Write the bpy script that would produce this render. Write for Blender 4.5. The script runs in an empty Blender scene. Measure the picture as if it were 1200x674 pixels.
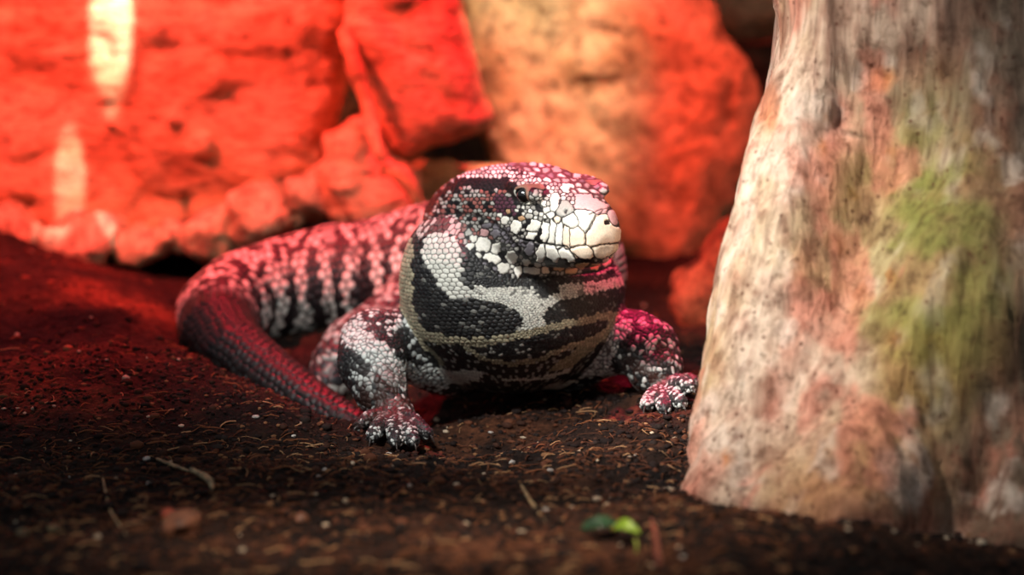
import bpy, bmesh, math, random
import numpy as np
from mathutils import Vector, Matrix

random.seed(7)
SC = bpy.context.scene
COL = SC.collection
A = np.array

# ------------------------------------------------------------------ camera frame (metres; origin on the soil under the lizard)
TH = math.radians(10.0)
K = 0.6 / 1.3 / 1200.0
FWD = A([0, math.cos(TH), -math.sin(TH)])
UPV = A([0, math.sin(TH), math.cos(TH)])
CAM = -1.3 * FWD + 1.3 * K * 133 * UPV


def P(px, py, Y):
    """world point on the sight line of a photo pixel at depth plane y=Y (used to measure things off the photo)"""
    d = FWD + K * (px - 600) * A([1, 0, 0]) + K * (337 - py) * UPV
    return CAM + (Y - CAM[1]) / d[1] * d


def proj(p):
    q = p - CAM
    dep = q @ FWD
    return 600 + q[:, 0] / dep / K, 337 - (q @ UPV) / dep / K


# ------------------------------------------------------------------ numpy noise
def _hash(i, j, k, seed):
    n = (i * 374761393 + j * 668265263 + k * 2147483647 % 4294967291 + seed * 974634777) & 0xFFFFFFFF
    n = ((n ^ (n >> 13)) * 1274126177) & 0xFFFFFFFF
    n = ((n ^ (n >> 16)) * 2246822519) & 0xFFFFFFFF
    return ((n ^ (n >> 15)) & 0xFFFFFF) / float(0xFFFFFF)


def vnoise(p, seed=0):
    p = np.asarray(p, dtype=float)
    f = np.floor(p)
    i = f.astype(np.int64) + 5000
    t = p - f
    t = t * t * t * (t * (6 * t - 15) + 10)
    r = 0
    for a in (0, 1):
        wa = t[:, 0] if a else 1 - t[:, 0]
        for b in (0, 1):
            wb = t[:, 1] if b else 1 - t[:, 1]
            for c in (0, 1):
                wc = t[:, 2] if c else 1 - t[:, 2]
                r = r + wa * wb * wc * _hash(i[:, 0] + a, i[:, 1] + b, i[:, 2] + c, seed)
    return r * 2 - 1


def fbm(p, freq, oct=4, seed=0, gain=0.5):
    r, a, s = 0, 1.0, 0
    p = np.asarray(p) * freq
    for o in range(oct):
        r = r + a * vnoise(p + 13.7 * o, seed + o)
        s += a
        a *= gain
        p = p * 2.03
    return r / s


def ridged(p, freq, oct=4, seed=0):
    r, a, s = 0, 1.0, 0
    p = np.asarray(p) * freq
    for o in range(oct):
        r = r + a * (1 - np.abs(vnoise(p + 7.1 * o, seed + o)) * 2)
        s += a
        a *= 0.5
        p = p * 2.1
    return r / s


def sstep(a, b, x):
    t = np.clip((x - a) / (b - a), 0, 1)
    return t * t * (3 - 2 * t)


# ------------------------------------------------------------------ distance functions -> closed quad surface
def smin(a, b, k):
    h = np.clip(0.5 + 0.5 * (b - a) / k, 0, 1)
    return b + (a - b) * h - k * h * (1 - h)


def ell(p, c, r, R=None):
    q = p - A(c)
    if R is not None:
        q = q @ R
    r = A(r)
    k0 = np.linalg.norm(q / r, axis=1) + 1e-9
    k1 = np.linalg.norm(q / (r * r), axis=1) + 1e-9
    return k0 * (k0 - 1) / k1


def cone(p, a, b, ra, rb):
    a, b = A(a), A(b)
    ab = b - a
    h = np.clip((p - a) @ ab / (ab @ ab), 0, 1)
    return np.linalg.norm(p - a - h[:, None] * ab, axis=1) - (ra + (rb - ra) * h)


def surface(fn, lo, hi, h, slack=0.0):
    """surface nets: polygonise fn<0 inside the box"""
    lo, hi = A(lo, dtype=float), A(hi, dtype=float)
    n = np.ceil((hi - lo) / h).astype(int) + 1
    ax = [lo[i] + h * np.arange(n[i]) for i in range(3)]
    n = (np.ceil((n - 1) / 4) * 4 + 1).astype(int)
    ax = [lo[i] + h * np.arange(n[i]) for i in range(3)]
    nc = (n - 1) // 4                       # coarse blocks of 4 cells: only those near the surface are evaluated finely
    cc = np.stack(np.meshgrid(*[lo[i] + h * (4 * np.arange(nc[i]) + 2) for i in range(3)], indexing='ij'), -1).reshape(-1, 3)
    cv = np.concatenate([fn(cc[i:i + 200000]) for i in range(0, len(cc), 200000)]).reshape(nc)
    near = np.abs(cv) < h * 4 * 1.25 + slack
    V = np.repeat(np.repeat(np.repeat(cv, 4, 0), 4, 1), 4, 2)
    V = np.pad(V, ((0, 1), (0, 1), (0, 1)), mode='edge')
    M = np.repeat(np.repeat(np.repeat(near, 4, 0), 4, 1), 4, 2)
    M = np.pad(M, ((0, 1), (0, 1), (0, 1)), mode='edge')
    for d in range(3):
        M |= np.roll(M, 1, d)
    ii = np.argwhere(M)
    for i in range(0, len(ii), 300000):
        q = ii[i:i + 300000]
        V[q[:, 0], q[:, 1], q[:, 2]] = fn(lo + h * q)
    V[0], V[-1], V[:, 0], V[:, -1], V[:, :, 0], V[:, :, -1] = [np.maximum(v, 1e-4) for v in
                                                               (V[0], V[-1], V[:, 0], V[:, -1], V[:, :, 0], V[:, :, -1])]
    S = V < 0
    cnt = sum(S[a:n[0] - 1 + a, b:n[1] - 1 + b, c:n[2] - 1 + c].astype(np.int8) for a in (0, 1) for b in (0, 1) for c in (0, 1))
    act = (cnt > 0) & (cnt < 8)
    idx = -np.ones(act.shape, dtype=np.int64)
    ci = np.argwhere(act)
    idx[act] = np.arange(len(ci))
    acc = np.zeros((len(ci), 3))
    num = np.zeros(len(ci))
    corners = [(a, b, c) for a in (0, 1) for b in (0, 1) for c in (0, 1)]
    for c0 in corners:
        for d in range(3):
            if c0[d]:
                continue
            c1 = list(c0)
            c1[d] = 1
            v0 = V[ci[:, 0] + c0[0], ci[:, 1] + c0[1], ci[:, 2] + c0[2]]
            v1 = V[ci[:, 0] + c1[0], ci[:, 1] + c1[1], ci[:, 2] + c1[2]]
            m = (v0 < 0) != (v1 < 0)
            t = np.where(m, v0 / np.where(m, v0 - v1, 1), 0)
            q = np.tile(A(c0, dtype=float), (len(ci), 1))
            q[:, d] += t
            acc[m] += q[m]
            num[m] += 1
    pos = lo + h * (ci + acc / num[:, None])
    quads = []
    for d in range(3):
        sl0 = [slice(None)] * 3
        sl1 = [slice(None)] * 3
        sl0[d] = slice(0, -1)
        sl1[d] = slice(1, None)
        m = S[tuple(sl0)] != S[tuple(sl1)]
        e = np.argwhere(m)
        u, v = [(1, 2), (2, 0), (0, 1)][d]
        e = e[(e[:, u] > 0) & (e[:, v] > 0)]
        inside0 = S[e[:, 0], e[:, 1], e[:, 2]]
        du = np.zeros(3, int); du[u] = 1
        dv = np.zeros(3, int); dv[v] = 1
        g = lambda q: idx[q[:, 0], q[:, 1], q[:, 2]]
        a0, a1, a2, a3 = g(e - du - dv), g(e - dv), g(e), g(e - du)
        f = np.stack([a0, a1, a2, a3], 1)
        f[~inside0] = f[~inside0][:, ::-1]
        quads.append(f)
    quads = np.concatenate(quads)
    quads = quads[(quads >= 0).all(1)]
    return pos, quads


def make_mesh(name, pos, quads, smooth=True):
    me = bpy.data.meshes.new(name)
    quads = np.asarray(quads)
    k = quads.shape[1]
    me.vertices.add(len(pos))
    me.vertices.foreach_set('co', np.asarray(pos, dtype=np.float32).ravel())
    me.loops.add(quads.size)
    me.loops.foreach_set('vertex_index', quads.astype(np.int32).ravel())
    me.polygons.add(len(quads))
    me.polygons.foreach_set('loop_start', np.arange(0, quads.size, k, dtype=np.int32))
    me.polygons.foreach_set('loop_total', np.full(len(quads), k, dtype=np.int32))
    me.update(calc_edges=True)
    if smooth:
        me.polygons.foreach_set('use_smooth', np.ones(len(quads), dtype=bool))
    return me


def get_co(me):
    a = np.empty(len(me.vertices) * 3, dtype=np.float32)
    me.vertices.foreach_get('co', a)
    return a.reshape(-1, 3).astype(float)


def get_no(me):
    a = np.empty(len(me.vertices) * 3, dtype=np.float32)
    me.vertex_normals.foreach_get('vector', a)
    return a.reshape(-1, 3).astype(float)


def set_co(me, co):
    me.vertices.foreach_set('co', np.asarray(co, dtype=np.float32).ravel())
    me.update()


def set_attr(me, name, rgb):
    at = me.color_attributes.new(name, 'FLOAT_COLOR', 'POINT')
    d = np.ones((len(rgb), 4), dtype=np.float32)
    d[:, :3] = rgb
    at.data.foreach_set('color', d.ravel())


def set_float(me, name, v):
    at = me.attributes.new(name, 'FLOAT', 'POINT')
    at.data.foreach_set('value', np.asarray(v, dtype=np.float32))


def link(name, me, mat, parent=None):
    o = bpy.data.objects.new(name, me)
    COL.objects.link(o)
    if mat:
        me.materials.append(mat)
    if parent:
        o.parent = parent
        o.matrix_parent_inverse = parent.matrix_world.inverted()
    return o


def tag(o, label=None, cat=None, group=None, kind=None):
    if label: o['label'] = label
    if cat: o['category'] = cat
    if group: o['group'] = group
    if kind: o['kind'] = kind
    return o


def lin(c):
    c = A(c, dtype=float) / 255.0
    return np.where(c <= 0.04045, c / 12.92, ((c + 0.055) / 1.055) ** 2.4)


def in_poly(x, y, poly):
    r = np.zeros(len(x), dtype=bool)
    n = len(poly)
    for i in range(n):
        x0, y0 = poly[i]
        x1, y1 = poly[(i + 1) % n]
        if y0 == y1:
            continue
        c = ((y0 > y) != (y1 > y)) & (x < (x1 - x0) * (y - y0) / (y1 - y0) + x0)
        r ^= c
    return r


def dist_line(x, y, pts):
    d = np.full(len(x), 1e9)
    for (x0, y0), (x1, y1) in zip(pts[:-1], pts[1:]):
        dx, dy = x1 - x0, y1 - y0
        t = np.clip(((x - x0) * dx + (y - y0) * dy) / (dx * dx + dy * dy), 0, 1)
        d = np.minimum(d, np.hypot(x - x0 - t * dx, y - y0 - t * dy))
    return d


# ------------------------------------------------------------------ node helpers
class NT:
    def __init__(s, name):
        s.m = bpy.data.materials.new(name)
        s.m.use_nodes = True
        s.t = s.m.node_tree
        s.b = s.t.nodes['Principled BSDF']

    def n(s, typ, **kw):
        nd = s.t.nodes.new(typ)
        for k, v in kw.items():
            if k.startswith('_'):
                setattr(nd, k[1:], v)
            else:
                nd.inputs[k.replace('__', ' ')].default_value = v
        return nd

    def l(s, a, b):
        s.t.links.new(a, b)

    def ramp(s, fac, stops, interp='LINEAR'):
        r = s.t.nodes.new('ShaderNodeValToRGB')
        r.color_ramp.interpolation = interp
        e = r.color_ramp.elements
        while len(e) < len(stops):
            e.new(0.5)
        for q, (p, c) in zip(e, stops):
            q.position = p
            q.color = (*c, 1) if len(c) == 3 else c
        s.l(fac, r.inputs[0])
        return r.outputs[0]

    def mix(s, fac, a, b, mode='MIX'):
        m = s.t.nodes.new('ShaderNodeMix')
        m.data_type = 'RGBA'
        m.blend_type = mode
        for inp, v in ((m.inputs[0], fac), (m.inputs[6], a), (m.inputs[7], b)):
            if isinstance(v, (int, float)):
                inp.default_value = v
            elif isinstance(v, (tuple, list)) or hasattr(v, 'dtype'):
                inp.default_value = (*[float(q) for q in v], 1)
            else:
                s.l(v, inp)
        return m.outputs[2]

    def math(s, op, a, b=0.0):
        m = s.t.nodes.new('ShaderNodeMath')
        m.operation = op
        for inp, v in ((m.inputs[0], a), (m.inputs[1], b)):
            if isinstance(v, (int, float)):
                inp.default_value = v
            else:
                s.l(v, inp)
        return m.outputs[0]

    def bump(s, height, strength, dist, prev=None):
        b = s.n('ShaderNodeBump', Strength=strength, Distance=dist)
        s.l(height, b.inputs['Height'])
        if prev:
            s.l(prev, b.inputs['Normal'])
        return b.outputs[0]
# ================================================================== THE LIZARD
PSI, PIT = math.radians(32), math.radians(10)
HF = A([math.sin(PSI) * math.cos(PIT), -math.cos(PSI) * math.cos(PIT), -math.sin(PIT)])   # where the snout points
HB = A([-math.cos(PSI), -math.sin(PSI), 0])                                               # its right side (faces the camera)
HC = np.cross(HF, HB)
if HC[2] < 0: HC = -HC
HT = P(709, 288, -0.078)                                                                   # snout tip
D_ = [-.01, 0, .003, .008, .016, .03, .045, .055, .065, .075, .09, .11, .13]
W_ = [.001, .006, .0110, .0150, .0185, .0225, .0265, .0285, .0290, .030, .033, .035, .032]
T_ = [.001, .006, .0120, .0170, .0200, .0230, .0250, .0258, .0255, .0245, .0215, .015, .006]
B_ = [.001, .006, .0105, .0140, .0180, .0225, .0265, .0285, .0300, .032, .035, .036, .034]


def head_local(p):
    q = p - HT
    return -(q @ HF), q @ HB, q @ HC


def head_sdf(p):
    d, b, c = head_local(p)
    w, t, bt = np.interp(d, D_, W_), np.interp(d, D_, T_), np.interp(d, D_, B_)
    c0 = (t - bt) / 2
    h = (t + bt) / 2
    n = 2.35
    k = (np.abs(b / w) ** n + np.abs((c - c0) / h) ** n) ** (1 / n)
    s = (k - 1) * np.minimum(w, h)
    for sb in (-1, 1):     # brow ridge over each eye
        q = np.stack([d - .050, b - sb * .0225, c - .0185], 1)
        r = A([.016, .0060, .0040])
        k0 = np.linalg.norm(q / r, axis=1) + 1e-9
        k1 = np.linalg.norm(q / (r * r), axis=1) + 1e-9
        s = smin(s, k0 * (k0 - 1) / k1, .004)
    return np.maximum(s, np.maximum(-d, d - .125))


TRUNK = [((0, .05, .055), .050), ((.012, .12, .056), .060), ((.005, .18, .053), .057), ((-.035, .232, .044), .046),
         (tuple(P(440, 322, .25)), .0385), (tuple(P(395, 324, .25)), .036), (tuple(P(335, 335, .245)), .0335),
         (tuple(P(285, 348, .225)), .031), (tuple(P(256, 366, .19)), .0275), (tuple(P(256, 388, .15)), .0245),
         (tuple(P(276, 414, .115)), .0215), (tuple(P(318, 446, .085)), .0185), (tuple(P(365, 476, .055)), .0150),
         (tuple(P(412, 500, .03)), .0110), (tuple(P(455, 512, .015)), .007)]
ARM_R = [(tuple(P(520, 418, .035)), .023), (tuple(P(478, 405, .02)), .0205), (tuple(P(438, 403, .005)), .0200),
         (tuple(P(436, 425, -.008)), .0200), (tuple(P(445, 455, -.02)), .0155), (tuple(P(458, 478, -.028)), .0115),
         (tuple(P(466, 488, -.036)), .0100)]
ARM_L = [(tuple(P(670, 414, .035)), .022), (tuple(P(708, 404, .018)), .0185), (tuple(P(740, 400, .006)), .0185),
         (tuple(P(758, 410, .0)), .0190), (tuple(P(768, 432, -.008)), .0160), (tuple(P(777, 450, -.014)), .0115),
         (tuple(P(785, 458, -.020)), .0090)]
LEG_R = [(tuple(P(500, 365, .2)), .030), (tuple(P(440, 395, .155)), .022), (tuple(P(415, 408, .13)), .0205),
         (tuple(P(398, 428, .118)), .018), (tuple(P(385, 448, .108)), .014), (tuple(P(372, 462, .10)), .0105)]
LEG_L = [(tuple(P(660, 380, .2)), .030), (tuple(P(695, 400, .16)), .022), (tuple(P(690, 425, .12)), .016),
         (tuple(P(675, 440, .10)), .012)]


def fing(root, pts, r0=.0034, r1=.0022):
    L = [(tuple(root), r0 * 1.15)]
    n = len(pts)
    for i, q in enumerate(pts):
        L.append((tuple(q), r0 + (r1 - r0) * (i + 1) / n))
    return L


WR, WL = A(ARM_R[-1][0]), A(ARM_L[-1][0])
FING = [fing(WR, [P(480, 491, -.052), P(491, 500, -.062), P(500, 508, -.066)]),
        fing(WR, [P(474, 498, -.056), P(480, 508, -.072), P(484, 517, -.078)]),
        fing(WR, [P(462, 500, -.058), P(463, 510, -.074), P(464, 517, -.080)]),
        fing(WR, [P(448, 496, -.052), P(441, 504, -.066), P(437, 511, -.072)]),
        fing(WR, [P(447, 486, -.038), P(432, 491, -.046), P(423, 498, -.050)]),
        fing(WL, [P(792, 452, -.036), P(800, 450, -.048), P(808, 454, -.056)]),
        fing(WL, [P(786, 462, -.040), P(792, 466, -.054), P(798, 472, -.062)]),
        fing(WL, [P(776, 464, -.040), P(777, 471, -.054), P(779, 479, -.062)]),
        fing(WL, [P(768, 462, -.034), P(762, 468, -.044), P(758, 475, -.050)]),
        fing(WL, [P(796, 450, -.022), P(806, 446, -.026), P(813, 448, -.030)])]
BALLC = P(603, 348, .03)
BALLR = A([.0655, .068, .050])
NECKC = P(584, 272, .055)
CHESTC = P(598, 394, .05)


def chain(p, L, k=.006):
    s = None
    for (a, ra), (b, rb) in zip(L[:-1], L[1:]):
        v = cone(p, a, b, ra, rb)
        s = v if s is None else np.minimum(s, v)
    return s


def groups(p):
    g = {}
    g['head'] = head_sdf(p)
    g['ball'] = ell(p, BALLC, BALLR)
    g['neck'] = ell(p, NECKC, [.047, .062, .039])
    g['jowl'] = ell(p, P(545, 315, .008), [.035, .042, .038])
    g['chest'] = ell(p, CHESTC, [.057, .065, .031])
    g['trunk'] = chain(p, TRUNK)
    g['armr'] = chain(p, ARM_R)
    g['arml'] = chain(p, ARM_L)
    g['legr'] = chain(p, LEG_R)
    g['legl'] = chain(p, LEG_L)
    f = None
    for F_ in FING:
        v = chain(p, F_)
        f = v if f is None else np.minimum(f, v)
    g['fing'] = f
    return g


def body_sdf(p):
    out = np.full(len(p), .02)
    g = groups(p)
    s = smin(g['ball'], g['jowl'], .02)
    s = smin(s, g['neck'], .008)
    s = smin(s, g['head'], .006)
    s = smin(s, g['trunk'], .016)
    s = smin(s, g['chest'], .010)
    for q in ('armr', 'arml'):
        s = smin(s, smin(g[q], g['fing'], .003), .007)
    s = smin(s, g['legr'], .010)
    s = smin(s, g['legl'], .010)
    return s


SIL = False
H0 = .0015
pos, quads = surface(body_sdf, (-.245, -.11, -.05), (.13, .32, .16), H0)
me0 = make_mesh('t0', pos, quads)
# one smoothing level over the whole animal
tmp = bpy.data.objects.new('tmp', me0)
COL.objects.link(tmp)
md = tmp.modifiers.new('s', 'SUBSURF')
md.levels = 1
dg = bpy.context.evaluated_depsgraph_get()
me1 = bpy.data.meshes.new_from_object(tmp.evaluated_get(dg))
bpy.data.objects.remove(tmp)
co, no = get_co(me1), get_no(me1)
px, py = proj(co)
vd = CAM - co
vd /= np.linalg.norm(vd, axis=1)[:, None]
front = (no * vd).sum(1) > -.25
dense = front & (co[:, 1] < .07) & (px > 385) & (co[:, 2] > -.02)
print('tegu verts', len(co), 'dense', dense.sum())


def densify(me, dense):
    bm = bmesh.new()
    bm.from_mesh(me)
    bm.verts.ensure_lookup_table()
    dl = dense.tolist()
    ed = [e for e in bm.edges if dl[e.verts[0].index] and dl[e.verts[1].index]]
    bmesh.ops.subdivide_edges(bm, edges=ed, cuts=1, use_grid_fill=True)
    m = bpy.data.meshes.new('tegu')
    bm.to_mesh(m)
    bm.free()
    return m


me = densify(me1, dense)
co, no = get_co(me), get_no(me)
px, py = proj(co)
vd = CAM - co
vd /= np.linalg.norm(vd, axis=1)[:, None]
facing = (no * vd).sum(1)
N = len(co)
print('tegu verts final', N)
# ------------------------------------------------------------------ scales: every vertex belongs to one scale cell
def cells(u, v, wu, wv, jit, seed):
    """jittered brick-offset cells; returns id, edge distance 0..1, dome height"""
    U, Vv = u / wu, v / wv
    r0 = np.floor(Vv).astype(np.int64)
    best = np.full(len(u), 1e9)
    sec = np.full(len(u), 1e9)
    bid = np.zeros(len(u), dtype=np.int64)
    for dr in (-1, 0, 1):
        r = r0 + dr
        off = 0.5 * (r & 1)
        c0 = np.floor(U - off).astype(np.int64)
        for dc in (-1, 0, 1):
            c = c0 + dc
            jx = (_hash(c + 9000, r + 9000, r * 0, seed) - .5) * jit
            jy = (_hash(c + 9000, r + 9000, r * 0 + 1, seed) - .5) * jit
            d = np.hypot(U - (c + off + .5 + jx), (Vv - (r + .5 + jy)) * 1.0)
            i = (r + 20000) * 100000 + (c + 20000)
            m = d < best
            sec = np.where(m, best, np.minimum(sec, d))
            bid = np.where(m, i, bid)
            best = np.where(m, d, best)
    return bid, sec - best, best


def cellmean(ids, val):
    _, inv = np.unique(ids, return_inverse=True)
    return (np.bincount(inv, val) / np.bincount(inv))[inv]


def cellrand(ids, seed):
    return _hash(ids % 100003, ids // 100003, ids * 0, seed)


def chain_uv(p, L):
    best = np.full(len(p), 1e9)
    s = np.zeros(len(p)); ph = np.zeros(len(p)); rr = np.zeros(len(p))
    acc = 0.0
    for (a, ra), (b, rb) in zip(L[:-1], L[1:]):
        a, b = A(a), A(b)
        ab = b - a
        ln = np.linalg.norm(ab)
        h = np.clip((p - a) @ ab / ln ** 2, 0, 1)
        q = p - a - h[:, None] * ab
        d = np.linalg.norm(q, axis=1) - (ra + (rb - ra) * h)
        side = np.cross(ab / ln, [0, 0, 1.0]); side /= np.linalg.norm(side) + 1e-9
        up = np.cross(side, ab / ln)
        m = d < best
        s = np.where(m, acc + h * ln, s)
        ph = np.where(m, np.arctan2(q @ side, q @ up), ph)
        rr = np.where(m, ra + (rb - ra) * h, rr)
        best = np.where(m, d, best)
        acc += ln
    return s, ph, rr


def cells3(p, w, jit, seed):
    U = p / w
    i0 = np.floor(U).astype(np.int64)
    best = np.full(len(p), 1e9); sec = np.full(len(p), 1e9); bid = np.zeros(len(p), dtype=np.int64)
    for a in (-1, 0, 1):
        for b in (-1, 0, 1):
            for c in (-1, 0, 1):
                i, j, k = i0[:, 0] + a + 5000, i0[:, 1] + b + 5000, i0[:, 2] + c + 5000
                q = np.stack([i - 5000 + .5 + jit * (_hash(i, j, k, seed + t) - .5) for i_, t in ((i, 0),)], 1)[:, 0]
                r = j - 5000 + .5 + jit * (_hash(i, j, k, seed + 1) - .5)
                s_ = k - 5000 + .5 + jit * (_hash(i, j, k, seed + 2) - .5)
                d = np.sqrt((U[:, 0] - q) ** 2 + (U[:, 1] - r) ** 2 + (U[:, 2] - s_) ** 2)
                m_ = d < best
                sec = np.where(m_, best, np.minimum(sec, d))
                bid = np.where(m_, (i * 10007 + j) * 10007 + k, bid)
                best = np.where(m_, d, best)
    return bid, sec - best, best


G = groups(co)
d_, b_, c_ = head_local(co)
WHITE, BLACK = lin([226, 226, 214]), lin([20, 20, 22])
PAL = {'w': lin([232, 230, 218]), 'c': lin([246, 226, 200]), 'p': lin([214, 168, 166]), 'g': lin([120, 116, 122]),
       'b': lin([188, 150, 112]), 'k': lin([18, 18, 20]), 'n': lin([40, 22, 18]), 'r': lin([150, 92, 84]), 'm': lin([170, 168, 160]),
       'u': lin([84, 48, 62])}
wob = fbm(co, 220, 2, 3) * 2.2
wob2 = fbm(co, 220, 2, 9) * 2.2
qx, qy = px + wob, py + wob2

col = np.zeros((N, 3))
disp = np.zeros(N)
done = np.zeros(N, dtype=bool)
FIRST = 1


def paint(m, ids, edge, cell_col, gap_col, amp, e0=.06, e1=.26, dome=None):
    global FIRST
    t = sstep(e0, e1, edge)[:, None]
    col[m] = gap_col * (1 - t) + cell_col * t
    disp[m] = amp * sstep(0, .42, edge)
    done[m] = True


# ---- trunk, tail, hind legs: rings of keeled scales with pale bars
rest = np.ones(N, dtype=bool)
part = np.argmin(np.stack([np.minimum(np.minimum(G['ball'], G['jowl']), np.minimum(G['neck'], G['chest'])) - .004, G['head'] - .002,
                           G['trunk'], G['armr'] - .002, G['arml'] - .002, np.minimum(G['legr'], G['legl']), G['fing'] - .002]), axis=0)
m = part == 2
s, ph, rr = chain_uv(co[m], TRUNK)
ids, ed, dm = cells(s, ph * rr, .0058, .0062, .45, 11)
wv = fbm(co[m], 60, 2, 5)
bar = np.sin(2 * math.pi * (s / .0172) + .5 + wv * 1.6)
topness = np.cos(ph)
pale = sstep(-.15, .25, cellmean(ids, bar) + .35 * (cellrand(ids, 2) - .5))
spk = (cellrand(ids, 3) > .42)
top = sstep(.35, .7, topness)
low = sstep(-.2, -.75, topness)
v = pale * (1 - top) + top * spk * (.35 + .65 * cellrand(ids, 8))
tip_shade = sstep(.405, .44, s)
            # towards the tip the tail's shadow is painted in: scales go almost black
v = v * (1 - .97 * tip_shade)
cc = BLACK + (WHITE * .78 - BLACK) * v[:, None]
paint(m, ids, ed, cc * (1 - .5 * tip_shade)[:, None], lin([14, 12, 12]), .0009, .05, .38)

m = part == 5
for L in (LEG_R, LEG_L):
    mm = m & ((co[:, 0] < -.02) if L is LEG_R else (co[:, 0] >= -.02))
    ids, ed, dm = cells3(co[mm], .0060, .8, 17)
    v = (cellrand(ids, 4) > .45) * (.5 + .5 * cellrand(ids, 5))
    paint(mm, ids, ed, BLACK * 2 + (WHITE * .5 - BLACK) * v[:, None], lin([60, 40, 38]), .0008)

# ---- fore legs
for pi, L, hand in ((3, ARM_R, 0), (4, ARM_L, 1)):
    mm = (part == pi) | ((part == 6) & ((co[:, 0] < 0) == (hand == 0)))
    RT = A([[.8, .6, 0], [-.6, .8, 0], [0, 0, 1]])
    ids, ed, dm = cells3(co[mm] @ RT, .0031, .8, 23 + pi)
    idf, edf, _ = cells3(co[mm] @ RT, .0023, .8, 33 + pi)
    hd = part[mm] == 6
    ids, ed = np.where(hd, idf + 10 ** 14, ids), np.where(hd, edf, ed)
    if hand == 0:
        st = in_poly(qx[mm], qy[mm], [(398, 384), (412, 376), (440, 393), (475, 424), (520, 432), (568, 434), (566, 447), (505, 453), (468, 456), (446, 440), (424, 416), (402, 404)])
        dk = in_poly(qx[mm], qy[mm], [(420, 392), (455, 400), (478, 385), (482, 430), (470, 425), (445, 400)])
        dk |= dist_line(qx[mm], qy[mm], [(400, 405), (404, 430), (412, 462), (430, 470)]) < 7
    else:
        st = in_poly(qx[mm], qy[mm], [(668, 428), (688, 402), (712, 380), (738, 376), (742, 386), (727, 404), (716, 425), (722, 440), (745, 452), (757, 474), (748, 476), (722, 452), (700, 442), (672, 444)])
        dk = in_poly(qx[mm], qy[mm], [(726, 404), (742, 388), (745, 398), (734, 412), (745, 440), (758, 462), (745, 452), (724, 432)])
    stc, dkc = cellmean(ids, st.astype(float)), cellmean(ids, dk.astype(float))
    patch = fbm(co[mm], 110, 2, 31)
    pr = .36 + .38 * cellmean(ids, patch)
    v = np.where(cellrand(ids, 6) < pr, .55 + .45 * cellrand(ids, 7), .03)
    v = np.where(dkc > .5, np.where(cellrand(ids, 16) > .85, .5, .02), v)
    v = np.where(stc > .45, .75 + .25 * cellrand(ids, 7), v)
    t = np.where(stc > .45, .35, 0.0)[:, None]
    gap = lin([24, 22, 24]) * (1 - t) + lin([150, 150, 145]) * t
    wh = lin([222, 228, 222])
    paint(mm, ids, ed, BLACK + (wh - BLACK) * v[:, None], gap, .00055, .03, .25)

# ---- throat, neck and chest
m = (part == 0) | (part == 1)
cm = co[m]
az = np.arctan2(cm[:, 0] - BALLC[0], -(cm[:, 1] - BALLC[1])) * .066
X, Y = qx[m], qy[m]
fx, fy = px[m], py[m]
wide = in_poly(fx, fy, [(440, 200), (560, 200), (556, 300), (560, 340), (640, 360), (640, 400), (520, 402), (440, 420)])
elev = np.arctan2(cm[:, 2] - BALLC[2], .066) * .085
a1, e1, _ = cells(az + elev * .25, elev - az * .12, .0038, .0029, .35, 41)
a2, e2, _ = cells(az, elev, .0025, .0021, .6, 42)
a3, e3, _ = cells(az, elev, .0019, .0017, .85, 43)
fine = in_poly(fx, fy, [(556, 322), (600, 330), (700, 318), (745, 310), (745, 345), (700, 352), (655, 366), (650, 388), (618, 398), (600, 396), (614, 372), (590, 356), (556, 350)])
ids = np.where(wide & ~fine, a1, np.where(fine, a3 + 2 * 10 ** 10, a2 + 10 ** 10))
ed = np.where(wide & ~fine, e1, np.where(fine, e3, e2))
white = in_poly(X, Y, [(545, 336), (575, 337), (620, 337), (660, 333), (700, 330), (735, 322), (742, 332), (715, 339), (690, 345), (660, 352),
                       (643, 361), (636, 373), (640, 386), (620, 394), (600, 393), (614, 378), (604, 363), (578, 353), (548, 351), (532, 349), (518, 337)])
white |= in_poly(X, Y, [(497, 276), (520, 270), (545, 284), (541, 300), (540, 320), (546, 338), (530, 350), (514, 336), (502, 319), (494, 298)])
white &= ~in_poly(X, Y, [(630, 330), (655, 327), (656, 343), (640, 351), (627, 343)])
beige = in_poly(X, Y, [(462, 250), (482, 262), (484, 300), (483, 345), (489, 376), (505, 390), (530, 397), (530, 404), (505, 402), (485, 392), (462, 375)])
beige |= dist_line(X, Y, [(500, 392), (530, 399), (562, 402), (610, 393), (650, 383), (700, 372), (722, 370)]) < 4.6
beige |= dist_line(X, Y, [(546, 407), (565, 421), (600, 427), (626, 424), (655, 411), (690, 399), (708, 391)]) < 2.8
beige |= dist_line(X, Y, [(478, 378), (490, 397), (503, 411), (518, 426)]) < 2.4
beige |= in_poly(X, Y, [(690, 398), (725, 372), (735, 374), (705, 402), (670, 430), (640, 438), (660, 420)])
lightw = (dist_line(X, Y, [(590, 446), (620, 445), (645, 441), (668, 433)]) < 1.7) | (dist_line(X, Y, [(642, 456), (668, 450)]) < 4)
lightw |= in_poly(X, Y, [(455, 425), (480, 436), (520, 433), (568, 436), (562, 446), (500, 454), (460, 456)])
lightw |= in_poly(X, Y, [(478, 398), (492, 402), (490, 436), (478, 436)])
nape = in_poly(X, Y, [(480, 262), (500, 238), (540, 203), (600, 160), (700, 180), (745, 260), (748, 330), (730, 318), (560, 250), (500, 262)])
nape |= (cm[:, 1] > .06) & (cm[:, 2] > .06)
w_ = cellmean(ids, white.astype(float)) > .5
bg = cellmean(ids, beige.astype(float)) > .45
lw = cellmean(ids, lightw.astype(float)) > .4
np_ = cellmean(ids, nape.astype(float)) > .5
r1, r2 = cellrand(ids, 51), cellrand(ids, 52)
v = np.where(r1 > .90, .13 + .1 * r2, .03 * r2)
lowchest = fy > 402
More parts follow.
